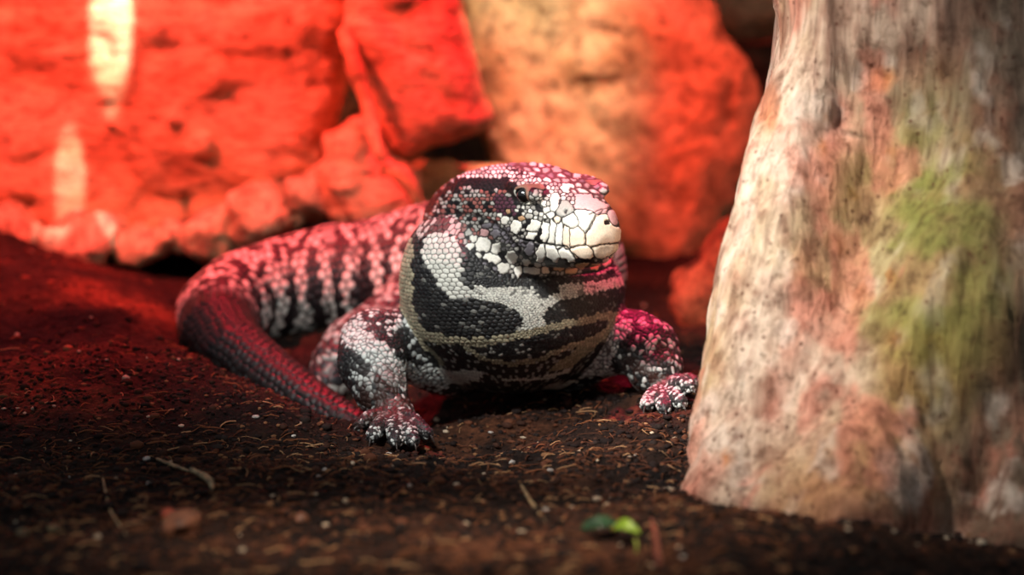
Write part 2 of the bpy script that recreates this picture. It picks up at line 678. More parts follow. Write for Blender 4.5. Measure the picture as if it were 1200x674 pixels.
v = np.where(lowchest & (r1 > .84), .45, v)
v = np.where(np_, np.where(r1 > .4, .45 + .5 * r2, .03), v)
v = np.where(w_, np.where((r1 < .16) & ~wide, .10 + .3 * r2, .74 + .26 * r2), v)
v = np.where(lw, .8 + .2 * r2, v)
cc = BLACK + (WHITE - BLACK) * v[:, None]
cc[bg] = lin([176, 168, 140]) * (.55 + .55 * r2[bg])[:, None]
edge_brown = in_poly(X, Y, [(485, 262), (500, 240), (560, 246), (572, 262), (545, 278), (512, 272), (492, 280)])
cc[edge_brown] = (lin([96, 66, 62]) + (lin([196, 180, 172]) - lin([96, 66, 62])) * (r2[edge_brown] > .5)[:, None])
gap = np.where((w_ & ~wide)[:, None], lin([92, 92, 86]), lin([14, 14, 15]))
gap = np.where((w_ & wide)[:, None], lin([48, 46, 44]), gap)
gap = np.where(bg[:, None], lin([70, 64, 52]), gap)
paint(m, ids, ed, cc, gap, 1.0, .02, .22)
disp[m] = np.where(wide, .00055, .00030) * sstep(0, .4, ed)

# ---- face plates: (x, y, rx, ry, tilt, colour)
MAN = [(605, 265, 6, 8, 25, 'w'), (626, 265, 6.5, 8.5, 35, 'w'), (623, 276, 7, 4.5, -5, 'w'), (639, 268, 4.3, 11, 6, 'w'), (647.5, 271, 4.2, 12.5, 4, 'w'),
       (655.5, 275, 4.3, 13, 3, 'w'), (663.5, 277, 4.5, 12.5, -4, 'c'), (675, 277, 8, 11, -8, 'c'), (670, 260, 9, 7, 20, 'w'), (686, 258, 9, 11, -10, 'w'),
       (705, 274, 14, 15, 0, 'c'), (683, 296, 12, 7, 12, 'c'), (708, 293, 13, 8, -5, 'c'), (711, 262, 3.2, 3.0, 0, 'n'), (718, 256, 4, 8, -15, 'p'),
       (650, 234, 5, 8, 12, 'w'), (663, 244, 6, 9, 15, 'm'), (663.5, 247.5, 2.2, 4, 15, 'b'), (691, 237, 17, 8.5, 12, 'p'), (665, 219, 8, 6, 10, 'w'),
       (628, 227, 4, 4, 0, 'm'), (640, 246, 3.6, 3.4, 0, 'w'), (633, 251, 3, 2.6, 0, 'w'), (645, 253, 3.8, 3.4, 0, 'w'), (652, 258, 4, 3.5, 0, 'c'),
       (641, 259, 3.5, 2.6, 0, 'm'), (620, 253, 5, 3, 10, 'm'), (611, 256, 4.5, 3, 0, 'b'), (629, 250, 3.2, 3, 0, 'm'), (637, 238, 3.5, 4, 0, 'w'), (631, 238, 2.6, 3, 0, 'w'),
       (621, 291, 5, 8, 0, 'g'), (633, 299, 4.8, 8.5, 2, 'w'), (649, 299, 5, 10, -28, 'w'), (665, 300, 4.8, 10, -48, 'w'),
       (682, 311, 8, 3.6, -12, 'b'), (670, 317, 8, 3.6, -5, 'b'), (698, 312, 8, 3.6, -12, 'b'), (710, 308, 6, 4.5, -20, 'p'), (623, 317, 10, 4, 3, 'w'),
       (639, 317, 6, 3.6, 0, 'c'), (654, 315, 7, 3.6, 0, 'b'), (617, 307, 5, 4.5, 10, 'w'), (630, 310, 4, 3, 0, 'w'), (731, 294, 3.4, 4.5, 0, 'p'), (729, 308, 4, 5, 0, 'p'), (723, 304, 3, 5, 20, 'p'),
       (566, 287, 8.5, 8, 0, 'w'), (555, 280, 5, 5, 0, 'w'), (551, 289, 5.5, 4, 0, 'w'), (562, 298, 4, 3, 30, 'w'), (582, 291, 6, 7.5, 8, 'w'), (600, 302, 6.5, 7.5, 5, 'w'),
       (577, 303, 10, 5.5, 20, 'w'), (591, 314, 7.5, 6.5, 0, 'w'), (600, 312.5, 3, 2.6, 0, 'w'), (607, 318, 4.5, 5.5, 0, 'w'), (567, 273, 5, 4, 0, 'p'), (581, 274, 6, 4.6, 10, 'g'),
       (571, 265, 5, 3, 10, 'g'), (582, 265.5, 5, 3, 10, 'g'), (558, 268, 3.2, 4, 0, 'm'), (549, 273, 4, 4, 0, 'm'), (541, 277, 4, 3.6, 0, 'm'), (545, 283, 3.2, 3, 0, 'm'),
       (593, 258, 4.6, 4.4, 0, 'w'), (586, 252, 3.4, 3, 0, 'w'), (596, 249, 3, 3, 0, 'b')]
FACE = [(470, 262), (492, 236), (515, 214), (535, 192), (560, 176), (600, 164), (655, 164), (700, 184), (728, 205), (740, 250), (744, 290), (744, 322),
        (720, 322), (690, 322), (650, 325), (620, 326), (605, 327), (585, 324), (570, 312), (552, 301), (540, 292), (533, 279), (545, 262), (520, 252), (492, 262), (480, 270)]
m = in_poly(px, py, FACE) & (co[:, 1] < .075) & (part < 2) & (facing > -.3)
fx, fy = px[m] + wob[m] * .5 + fbm(co[m], 700, 2, 5) * .9, py[m] + wob2[m] * .5 + fbm(co[m], 700, 2, 6) * .9
BAND = [(482, 262), (500, 241), (522, 219), (534, 210), (562, 206), (590, 209), (604, 214), (604, 224), (585, 223), (562, 222), (545, 218), (524, 224), (505, 244), (488, 262)]
BELOW = [(524, 232), (545, 226), (585, 226), (602, 236), (606, 252), (590, 252), (560, 246), (530, 248)]
GRAN = [(583, 262), (600, 268), (614, 284), (615, 296), (600, 292), (585, 278)]
rng = np.random.RandomState(5)
seeds = []
for s0 in MAN:
    seeds.append(s0)


def covered(x, y, k=1.0):
    for (sx, sy, rx, ry, tl, _) in MAN:
        t = math.radians(-tl)
        dx, dy = x - sx, y - sy
        if math.hypot((dx * math.cos(t) - dy * math.sin(t)) / rx, (dx * math.sin(t) + dy * math.cos(t)) / ry) < k:
            return True
    return False


TOPP = [(600, 160), (655, 160), (700, 180), (730, 205), (726, 236), (712, 240), (690, 228), (672, 226), (655, 212), (640, 214), (622, 203), (600, 196), (592, 180)]


def one_in(x, y, poly):
    return bool(in_poly(A([x]), A([y]), poly)[0])


yy = 166
row = 0
while yy < 328:
    xx = 470 + (row % 2) * 2.6
    while xx < 748:
        x = xx + rng.uniform(-1.2, 1.2)
        y = yy + rng.uniform(-1, 1)
        sn = 634 < x < 730 and 240 < y < 302
        if not one_in(x, y, TOPP) and not covered(x, y, 1.7 if sn else 1.12) and math.hypot((x - 611) / 12, (y - 229) / 11) > 1:
            r = rng.rand()
            if one_in(x, y, BAND):
                c = 'k'
            elif one_in(x, y, GRAN):
                c = 'g' if r > .4 else 'm'
            elif one_in(x, y, BELOW):
                c = 'u' if x > 580 else ('r' if r > .45 else 'm' if r > .15 else 'k')  # red light spill on the cheek, tinted into the scale colours
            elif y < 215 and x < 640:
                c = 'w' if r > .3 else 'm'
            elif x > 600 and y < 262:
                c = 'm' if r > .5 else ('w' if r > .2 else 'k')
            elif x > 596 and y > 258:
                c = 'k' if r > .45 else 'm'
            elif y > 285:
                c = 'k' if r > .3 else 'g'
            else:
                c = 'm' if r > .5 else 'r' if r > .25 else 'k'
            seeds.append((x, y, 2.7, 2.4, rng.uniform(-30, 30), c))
        xx += 5.4
    yy += 4.5
    row += 1
yy = 168
row = 0
while yy < 244:
    xx = 590 + (row % 2) * 6
    while xx < 735:
        x, y = xx + rng.uniform(-3, 3), yy + rng.uniform(-1.5, 1.5)
        if one_in(x, y, TOPP) and not covered(x, y, .95):
            seeds.append((x, y, rng.uniform(5, 8.5), rng.uniform(2.4, 4.0), rng.uniform(0, 26), 'w' if rng.rand() > .5 else ('m' if rng.rand() > .35 else 'g')))
        xx += 11
    yy += 6.2
    row += 1
best = np.full(len(fx), 1e9)
sec = np.full(len(fx), 1e9)
bid = np.zeros(len(fx), dtype=np.int64)
rad = np.zeros(len(fx))
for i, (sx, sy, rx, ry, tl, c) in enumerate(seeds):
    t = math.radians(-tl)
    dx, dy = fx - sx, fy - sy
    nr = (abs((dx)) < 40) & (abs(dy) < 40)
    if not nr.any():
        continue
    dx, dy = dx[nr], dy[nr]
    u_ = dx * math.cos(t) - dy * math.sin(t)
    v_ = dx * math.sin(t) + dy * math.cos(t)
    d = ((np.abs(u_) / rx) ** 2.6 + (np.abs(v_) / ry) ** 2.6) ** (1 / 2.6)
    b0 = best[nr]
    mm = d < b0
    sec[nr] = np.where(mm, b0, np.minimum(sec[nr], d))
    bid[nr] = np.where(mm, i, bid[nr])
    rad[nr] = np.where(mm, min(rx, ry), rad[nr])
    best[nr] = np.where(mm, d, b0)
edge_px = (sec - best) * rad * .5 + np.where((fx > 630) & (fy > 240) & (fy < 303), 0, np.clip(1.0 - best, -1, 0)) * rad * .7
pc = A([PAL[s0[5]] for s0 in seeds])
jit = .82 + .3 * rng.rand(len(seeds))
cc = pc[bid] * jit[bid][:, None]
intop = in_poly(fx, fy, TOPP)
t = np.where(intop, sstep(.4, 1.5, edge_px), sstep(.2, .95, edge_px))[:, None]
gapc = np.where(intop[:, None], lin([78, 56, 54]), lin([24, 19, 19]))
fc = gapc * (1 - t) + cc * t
fd = .00045 * sstep(0, 2.0, edge_px) * np.clip(rad / 4, .6, 1.5)
# creases: mouth slit, jowl fold, jaw line
for pts, wdt, dep in (([(600, 276), (612, 282), (624, 283), (645, 287), (664, 289), (670, 296), (680, 304), (693, 307), (708, 304), (722, 297), (731, 286)], 1.0, .0010),
                      ([(497, 258), (515, 251), (535, 249), (556, 252), (575, 260), (590, 271), (600, 284), (610, 293)], 1.6, .0012),
                      ([(690, 252), (700, 247), (712, 244), (722, 240)], .8, .0003), ([(706, 247), (693, 262), (686, 276), (686, 288)], .9, .0003),
                      ([(612, 325), (640, 324), (670, 322), (700, 318), (722, 308)], 1.4, .0010)):
    dl = dist_line(fx, fy, pts)
    k = np.exp(-(dl / wdt) ** 2)
    fc = fc * (1 - .9 * k[:, None]) + lin([20, 14, 14]) * .9 * k[:, None]
    fd -= dep * np.exp(-(dl / (wdt * 1.6)) ** 2)
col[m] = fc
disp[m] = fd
# ---- eyes: socket and lids on both sides
EYES = []
ci = np.argmin(np.hypot(px - 611, py - 229) + (facing < .2) * 100 + (co[:, 1] > .05) * 100)
e_d, e_b, e_c = d_[ci], b_[ci], c_[ci]
for sb in (1, -1):
    ii = np.argmin((d_ - e_d) ** 2 + (b_ - sb * e_b) ** 2 + (c_ - e_c) ** 2)
    ctr, nn = co[ii], no[ii]
    EYES.append((ctr, nn))
    near = np.linalg.norm(co - ctr, axis=1) < .014
    q = co[near] - ctr
    along = q @ HF
    upc = q @ HC
    rr_ = np.hypot(along / .0044, upc / .0038)
    dd = -.0034 * sstep(1.02, .86, rr_) + (.0009 if sb > 0 else .0003) * np.exp(-((rr_ - 1.25) / .25) ** 2)
    disp[near] = np.where(rr_ < 1.5, dd, disp[near])
    lid = (rr_ > .9) & (rr_ < 1.5)
    lowc = (upc < .0006 - along * .3)
    lc = np.where(lowc[:, None], lin([214, 212, 200]), lin([122, 92, 76]))
    lc = np.where(((rr_ > 1.42) | (rr_ < 1.05))[:, None], lin([20, 16, 16]), lc)
    cn = col[near]
    cn[lid] = lc[lid]
    cn[rr_ <= .9] = lin([10, 8, 8])
    col[near] = cn
# soil stuck to the hands
hz = np.exp(-((np.minimum(np.linalg.norm(co - WR, axis=1), np.linalg.norm(co - WL, axis=1)) / .030) ** 4))
dirt = hz * sstep(-.14, .06, fbm(co, 160, 3, 77))
col = col * (1 - dirt[:, None] * .85) + lin([58, 34, 26]) * dirt[:, None] * .85
disp += fbm(co, 300, 2, 91) * .00012
set_co(me, co + no * disp[:, None])
set_attr(me, 'col', np.clip(col, 0, 1))
# ------------------------------------------------------------------ lizard object, eyes and claws
mt = NT('tegu_skin')
at = mt.n('ShaderNodeAttribute', _attribute_name='col')
nz = mt.n('ShaderNodeTexNoise', Scale=900.0, Detail=2.0)
tc = mt.n('ShaderNodeTexCoord')
mt.l(tc.outputs['Object'], nz.inputs['Vector'])
mt.l(mt.mix(.35, at.outputs[0], mt.ramp(nz.outputs[0], [(.3, (.55, .55, .55)), (.65, (1.1, 1.1, 1.1))]), 'MULTIPLY'), mt.b.inputs['Base Color'])
mt.l(mt.bump(nz.outputs[0], .25, .0004), mt.b.inputs['Normal'])
mt.b.inputs['Roughness'].default_value = .5
mt.b.inputs['Specular IOR Level'].default_value = .4
tegu = link('tegu', me, mt.m)
tag(tegu, 'black and white tegu lizard with swollen jowls lying on dark soil', 'lizard')

me_ = NT('eye_dark')
tco = me_.n('ShaderNodeTexCoord')
sep = me_.n('ShaderNodeVectorMath', _operation='LENGTH')
mp = me_.n('ShaderNodeMapping')
mp.inputs['Scale'].default_value = (1, 1, 0)
me_.l(tco.outputs['Object'], mp.inputs[0])
me_.l(mp.outputs[0], sep.inputs[0])
me_.l(me_.ramp(sep.outputs['Value'], [(0.0, (.004, .004, .004)), (.0020, (.004, .004, .004)), (.0022, (.10, .055, .03)), (.0034, (.05, .03, .02)), (.0038, (.01, .008, .008))]), me_.b.inputs['Base Color'])
me_.b.inputs['Roughness'].default_value = .06
me_.b.inputs['Coat Weight'].default_value = 1.0
me_.b.inputs['Coat Roughness'].default_value = .03
for ctr, nn in EYES:
    sb = 1 if ctr is EYES[0][0] else -1
    outw = sb * HB * .92 + HC * .10 + HF * .38
    outw /= np.linalg.norm(outw)
    bm = bmesh.new()
    bmesh.ops.create_uvsphere(bm, u_segments=40, v_segments=24, radius=.0054)
    for v in bm.verts:                               # cornea
        if v.co.z > .0040:
            v.co.z += (v.co.z - .0040) * .35
    for f in bm.faces: f.smooth = True
    m = bpy.data.meshes.new('eye')
    bm.to_mesh(m); bm.free()
    o = link('eye', m, me_.m)
    o.parent = tegu
    o.location = ctr - outw * .0046 - HC * (0 if sb > 0 else .0025)
    o.rotation_euler = Vector(outw).to_track_quat('Z', 'Y').to_euler()
    tag(o, 'glossy dark eye')
mc = NT('claw_horn')
mc.b.inputs['Base Color'].default_value = (.03, .022, .018, 1)
mc.b.inputs['Roughness'].default_value = .3
for F_ in FING:
    (a, ra), (b, rb) = F_[-2], F_[-1]
    a, b = A(a), A(b)
    dr = (b - a) / np.linalg.norm(b - a)
    side = np.cross(dr, [0, 0, 1.]); side /= np.linalg.norm(side)
    up = np.cross(side, dr)
    ringsn, segn = 9, 10
    vs, fs = [], []
    for i in range(ringsn):
        t = i / (ringsn - 1)
        c = b + dr * (.0005 + .0075 * t) + up * (.0012 * math.sin(t * 2.2) - .0030 * t * t)
        r = rb * .62 * (1 - t) ** .7 + .00008
        for j in range(segn):
            an = 2 * math.pi * j / segn
            vs.append(c + side * math.cos(an) * r * .75 + up * math.sin(an) * r)
    for i in range(ringsn - 1):
        for j in range(segn):
            fs.append((i * segn + j, i * segn + (j + 1) % segn, (i + 1) * segn + (j + 1) % segn, (i + 1) * segn + j))
    link('claw', make_mesh('claw', A(vs), A(fs)), mc.m, tegu)

# ------------------------------------------------------------------ soil
CP = []


def cp(px_, py_, Y, dz=0.0):
    q = P(px_, py_, Y)
    CP.append((q[0], q[1], q[2] + dz))


for (q, r) in TRUNK[1:]:
    CP.append((q[0], q[1], q[2] - r * .93))
for a in [(0, 272, .40), (60, 300, .36), (130, 337, .24), (180, 380, .15), (230, 420, .08), (300, 456, .03), (360, 484, -.01), (400, 496, -.03)]:
    cp(*a)
for a in [(0, 400, .10), (100, 420, .02), (0, 520, -.12), (150, 520, -.12), (300, 530, -.13), (450, 540, -.14), (0, 674, -.40), (200, 640, -.36), (400, 620, -.33),
          (560, 640, -.37), (560, 560, -.20), (640, 540, -.16), (700, 500, -.09), (740, 500, -.09), (785, 478, -.04), (820, 470, -.03), (700, 620, -.34), (780, 600, -.31), (760, 660, -.40)]:
    cp(*a)
for a in [(845, 615, -.34), (870, 604, -.34), (930, 628, -.34), (1000, 618, -.35), (1045, 640, -.36), (1085, 676, -.38)]:
    cp(*a)
cp(870, 700, -.46); cp(1000, 720, -.46)
CP += [(.14, -.26, .0), (.22, -.27, -.005), (.30, -.33, -.01), (.1, -.12, .004)]
CP += [(.0, -.02, -.008), (.03, .02, -.006), (-.05, -.02, -.012), (-.08, -.035, -.004), (-.095, -.045, -.002), (-.068, -.05, -.009), (-.045, -.075, -.018), (-.03, -.09, -.016), (.0, -.08, -.012), (.05, -.05, -.006),
       (.085, -.03, .006), (.10, -.02, .012), (.092, -.045, .009), (.12, .02, .0), (.0, .1, -.006), (.0, .2, -.006), (.06, .2, -.008), (-.1, .13, -.012), (-.12, .19, -.010), (-.08, .19, -.010), (-.05, .10, -.010),
       (-.2, .32, -.006), (-.1, .36, -.004), (.0, .40, -.01), (.12, .3, -.014), (.12, .42, -.012), (.2, .3, -.01), (-.3, .46, .0), (-.1, .5, 0), (-.5, .6, .02), (.4, .4, 0), (.2, .6, 0)]
CP += [(x, y, 0.0) for x in (-1.1, -.6, .0, .6, 1.1) for y in (-.95, 1.05)] + [(x, y, 0.0) for x in (-1.1, 1.1) for y in (-.5, 0, .5)] + [(-.5, -.1, .02), (-.5, -.5, .01), (.6, -.3, 0), (.6, .2, 0), (0, -.65, .0)]
CP = A(CP)


def tps(r2):
    return .5 * r2 * np.log(r2 + 1e-12)


_X = CP[:, :2]
_Kk = tps(((_X[:, None] - _X[None]) ** 2).sum(-1)) + np.eye(len(_X)) * 1e-4
_Q = np.concatenate([np.ones((len(_X), 1)), _X], 1)
_M = np.block([[_Kk, _Q], [_Q.T, np.zeros((3, 3))]])
_W = np.linalg.solve(_M, np.concatenate([CP[:, 2], np.zeros(3)]))


def soil_z(xy):
    xy = np.asarray(xy, dtype=float)
    z = np.empty(len(xy))
    for i in range(0, len(xy), 50000):
        q = xy[i:i + 50000]
        z[i:i + 50000] = tps(((q[:, None] - _X[None]) ** 2).sum(-1)) @ _W[:-3] + _W[-3] + q @ _W[-2:]
    p3 = np.concatenate([xy, np.zeros((len(xy), 1))], 1)
    z += fbm(p3, 22, 3, 61) * .0035 + np.abs(fbm(p3, 70, 3, 62)) * .0050 + fbm(p3, 260, 2, 63) * .0011
    return z


def warp(n, lo, hi, c, k):
    t = np.linspace(-1, 1, n)
    s = np.sinh(k * t) / math.sinh(k)
    return np.where(s < 0, c + s * (c - lo), c + s * (hi - c))


gx, gy = warp(640, -1.15, 1.15, -.02, 1.6), warp(620, -.98, 1.1, -.12, 1.9)
GX, GY = np.meshgrid(gx, gy, indexing='ij')
xy = np.stack([GX.ravel(), GY.ravel()], 1)
z = soil_z(xy)
gi = np.arange(len(xy)).reshape(GX.shape)
fq = np.stack([gi[:-1, :-1], gi[1:, :-1], gi[1:, 1:], gi[:-1, 1:]], -1).reshape(-1, 4)
ms = NT('dark_soil')
tc = ms.n('ShaderNodeTexCoord')
n1 = ms.n('ShaderNodeTexNoise', Scale=9.0, Detail=6.0, Roughness=.65)
n2 = ms.n('ShaderNodeTexNoise', Scale=160.0, Detail=6.0, Roughness=.75)
n3 = ms.n('ShaderNodeTexVoronoi', Scale=260.0)
for q in (n1, n2, n3): ms.l(tc.outputs['Object'], q.inputs['Vector'])
base = ms.ramp(n1.outputs[0], [(.38, tuple(lin([24, 19, 18]))), (.52, tuple(lin([50, 34, 27]))), (.66, tuple(lin([104, 66, 46])))])
base = ms.mix(.85, base, ms.ramp(n2.outputs[0], [(.32, (.12, .11, .1)), (.5, (.7, .66, .62)), (.68, (1.7, 1.5, 1.3))]), 'MULTIPLY')
base = ms.mix(ms.ramp(n3.outputs[0], [(.07, (.35, .35, .35)), (.13, (0, 0, 0))]), base, tuple(lin([120, 86, 60])))
ms.l(base, ms.b.inputs['Base Color'])
ms.b.inputs['Roughness'].default_value = .9
ms.b.inputs['Specular IOR Level'].default_value = .15
nb = ms.bump(n2.outputs[0], .9, .004)
ms.l(ms.bump(n3.outputs[0], .5, .002, nb), ms.b.inputs['Normal'])
soil = link('floor', make_mesh('floor', np.stack([xy[:, 0], xy[:, 1], z], 1), fq), ms.m)
tag(soil, 'dark brown mounded soil covering the bottom of the enclosure', kind='structure')

# loose crumbs and fibres
mcr = NT('soil_crumb')
oi = mcr.n('ShaderNodeAttribute', _attribute_name='col')
mcr.l(oi.outputs[0], mcr.b.inputs['Base Color'])
mcr.b.inputs['Roughness'].default_value = .85
mcr.b.inputs['Specular IOR Level'].default_value = .2
bm = bmesh.new()
bmesh.ops.create_icosphere(bm, subdivisions=1, radius=1)
IV = A([v.co[:] for v in bm.verts]); IF = A([[v.index for v in f.verts] for f in bm.faces])
bm.free()
rg = np.random.RandomState(3)
TRUNK_AX = (.27, -.08)


def scatter(n, xr, yr):
    x = rg.uniform(*xr, n); y = rg.uniform(*yr, n)
    return np.stack([x, y], 1)


cxy = np.concatenate([scatter(9000, (-.32, .16), (-.45, .05)), scatter(3500, (-.45, .3), (-.45, .4)), scatter(2500, (.04, .26), (-.45, -.0))])
cz = soil_z(cxy)
nC = len(cxy)
sz = rg.uniform(.0006, .0016, nC) * np.where(rg.rand(nC) > .93, 2.0, 1)
sc = np.stack([sz * rg.uniform(.7, 1.6, nC), sz * rg.uniform(.7, 1.6, nC), sz * rg.uniform(.5, 1.0, nC)], 1)
ang = rg.uniform(0, 6.28, nC)
vv = IV[None] * (1 + .35 * (rg.rand(nC, len(IV), 1) - .5)) * sc[:, None]
c_a, s_a = np.cos(ang)[:, None], np.sin(ang)[:, None]
vx = vv[..., 0] * c_a - vv[..., 1] * s_a + cxy[:, :1]
vy = vv[..., 0] * s_a + vv[..., 1] * c_a + cxy[:, 1:]
vz = vv[..., 2] + cz[:, None] + sz[:, None] * .3
vs = np.stack([vx, vy, vz], -1).reshape(-1, 3)
fs = (IF[None] + (np.arange(nC) * len(IV))[:, None, None]).reshape(-1, 3)
pal = A([lin([30, 20, 17]), lin([60, 36, 26]), lin([92, 54, 36]), lin([40, 30, 26]), lin([130, 92, 62]), lin([190, 170, 145])])
pk = rg.choice(6, nC, p=[.34, .28, .18, .15, .035, .015])
crm = make_mesh('crumbs', vs, fs, False)
set_attr(crm, 'col', np.repeat(pal[pk] * rg.uniform(.7, 1.2, (nC, 1)), len(IV), 0))
cro = link('soil_crumbs', crm, mcr.m)
tag(cro, 'loose brown soil crumbs strewn over the ground', 'soil', kind='stuff')
# coir fibres
nF = 2200
fxy = np.concatenate([scatter(1500, (-.25, .12), (-.45, -.1)), scatter(700, (-.35, .15), (-.2, .1))])
vs, fs, cs = [], [], []
for i in range(nF):
    x, y = fxy[i]
    an, ln, w = rg.uniform(0, 6.28), rg.uniform(.004, .013), rg.uniform(.00018, .0004)
    cv = rg.uniform(-.5, .5)
    pts = []
    for k in range(5):
        t = k / 4
        pts.append((x + math.cos(an + cv * t) * ln * t, y + math.sin(an + cv * t) * ln * t))
    zz = soil_z(A(pts)) if False else None
    vs.append((pts, w)); cs.append(rg.choice([0, 1, 2], p=[.45, .4, .15]))
allp = A([q for pts, w in vs for q in pts])
az_ = soil_z(allp).reshape(nF, 5)
V3, F3, C3 = [], [], []
fpal = [lin([84, 48, 32]), lin([120, 74, 46]), lin([170, 130, 92])]
for i, (pts, w) in enumerate(vs):
    b0 = len(V3)
    z0 = max(az_[i].min(), az_[i].mean() - .0006)
    for k, (x, y) in enumerate(pts):
        zc = az_[i][k] * .5 + az_[i].mean() * .5 + .0006 + .0007 * math.sin(k / 4 * math.pi)
        for dx, dz in ((-w, 0), (w, 0), (0, w * 1.6)):
            V3.append((x + dx, y - dx, zc + dz)); C3.append(fpal[cs[i]])
    for k in range(4):
        for j in range(3):
            F3.append((b0 + k * 3 + j, b0 + k * 3 + (j + 1) % 3, b0 + k * 3 + 3 + (j + 1) % 3, b0 + k * 3 + 3 + j))
fm = make_mesh('fibres', A(V3), A(F3))
set_attr(fm, 'col', A(C3))
fo = link('coir_fibres', fm, mcr.m)
tag(fo, 'thin brown plant fibres mixed into the soil', 'fibre', kind='stuff')


# ------------------------------------------------------------------ rocks
def poly_sdf(x, y, pts):
    d = np.full(len(x), 1e9)
    n = len(pts)
    for i in range(n):
        x0, y0 = pts[i]; x1, y1 = pts[(i + 1) % n]
        dx, dy = x1 - x0, y1 - y0
        t = np.clip(((x - x0) * dx + (y - y0) * dy) / (dx * dx + dy * dy + 1e-12), 0, 1)
        d = np.minimum(d, np.hypot(x - x0 - t * dx, y - y0 - t * dy))
    return np.where(in_poly(x, y, pts), -d, d)


def rock_mat(name, cols, dark=(30, 20, 15), sc=9.0, crack=.5, bumpd=.012, stretch=(1, 1, 1), spots=.3):
    m = NT(name)
    tc = m.n('ShaderNodeTexCoord')
    mp = m.n('ShaderNodeMapping')
    mp.inputs['Scale'].default_value = stretch
    m.l(tc.outputs['Object'], mp.inputs[0])
    a = m.n('ShaderNodeTexNoise', Scale=sc, Detail=8.0, Roughness=.62, Distortion=.4)
    b = m.n('ShaderNodeTexNoise', Scale=sc * 9, Detail=6.0, Roughness=.7)
    c = m.n('ShaderNodeTexNoise', Scale=sc * 3.1, Detail=5.0, Roughness=.6, Distortion=1.2)
    for q in (a, b, c): m.l(mp.outputs[0], q.inputs['Vector'])
    k = len(cols)
    base = m.ramp(a.outputs[0], [(.30 + .40 * i / max(1, k - 1), tuple(lin(q))) for i, q in enumerate(cols)])
    base = m.mix(.85, base, m.ramp(b.outputs[0], [(.32, (.22, .19, .16)), (.5, (1, 1, 1)), (.7, (1.35, 1.3, 1.25))]), 'MULTIPLY')
    base = m.mix(m.ramp(c.outputs[0], [(.26, (1, 1, 1)), (.26 + .14 * spots, (0, 0, 0))]), base, tuple(lin(dark)))
    at = m.n('ShaderNodeAttribute', _attribute_name='cav')
    base = m.mix(m.math('MULTIPLY', at.outputs['Fac'], crack), base, tuple(lin(dark)))
    m.l(base, m.b.inputs['Base Color'])
    m.b.inputs['Roughness'].default_value = .85
    m.b.inputs['Specular IOR Level'].default_value = .25
    nb = m.bump(b.outputs[0], .7, bumpd * .4)
    m.l(m.bump(c.outputs[0], .6, bumpd, nb), m.b.inputs['Normal'])
    return m.m


def rock(name, outline, Yf, depth, rnd, mat, amp=.012, fr=9, h=.006, lump=0.0, seed=1, tilt=0.0, bulge=0.0, crackf=14):
    pts = [(P(x, y, Yf)[0], P(x, y, Yf)[2]) for x, y in outline]
    pa = A(pts)
    lo = [pa[:, 0].min() - .04, Yf - .05, pa[:, 1].min() - .04]
    hi = [pa[:, 0].max() + .04, Yf + depth + .06, pa[:, 1].max() + .04]
    cx, cz_ = pa.mean(0)

    def fn(p):
        yc = Yf + depth / 2 + tilt * (p[:, 2] - cz_)
        nn = fbm(p, fr, 4, seed) * amp
        nn = nn - lump * np.abs(fbm(p, 26, 2, seed + 40))
        d2 = poly_sdf(p[:, 0], p[:, 2], pts)
        front = np.abs(p[:, 1] - yc) - depth / 2 - bulge * np.clip(-d2, 0, .12) / .12
        a = d2 + rnd; b = front + rnd
        s = np.hypot(np.maximum(a, 0), np.maximum(b, 0)) - rnd + np.minimum(np.maximum(a, b), 0)
        return s + nn
    pos, qd = surface(fn, lo, hi, h, slack=amp + lump + .004)
    cav = sstep(.62, .92, ridged(pos * A([1, 1, .8]), crackf, 3, seed + 5))
    n_ = make_mesh(name, pos, qd)
    no_ = get_no(n_)
    pos = pos - no_ * (cav * .006 - ridged(pos, 45, 3, seed + 9)[:] * .0025)[:, None]
    set_co(n_, pos)
    set_float(n_, 'cav', cav)
    return link(name, n_, mat)


M_A = rock_mat('slab_stone', [(150, 95, 62), (208, 150, 104), (222, 176, 130), (190, 128, 84)], sc=7, crack=.35, stretch=(1, 1, 2.6))
M_B = rock_mat('tan_boulder_stone', [(120, 84, 52), (196, 152, 98), (222, 184, 130), (176, 128, 78)], sc=9, crack=.35)
M_C = rock_mat('brown_stone', [(60, 40, 28), (110, 72, 48), (150, 104, 70)], sc=10, crack=.6)
M_D = rock_mat('rubble_stone', [(84, 66, 52), (190, 150, 112), (220, 184, 144), (110, 88, 70)], sc=18, crack=.85, spots=1.2)

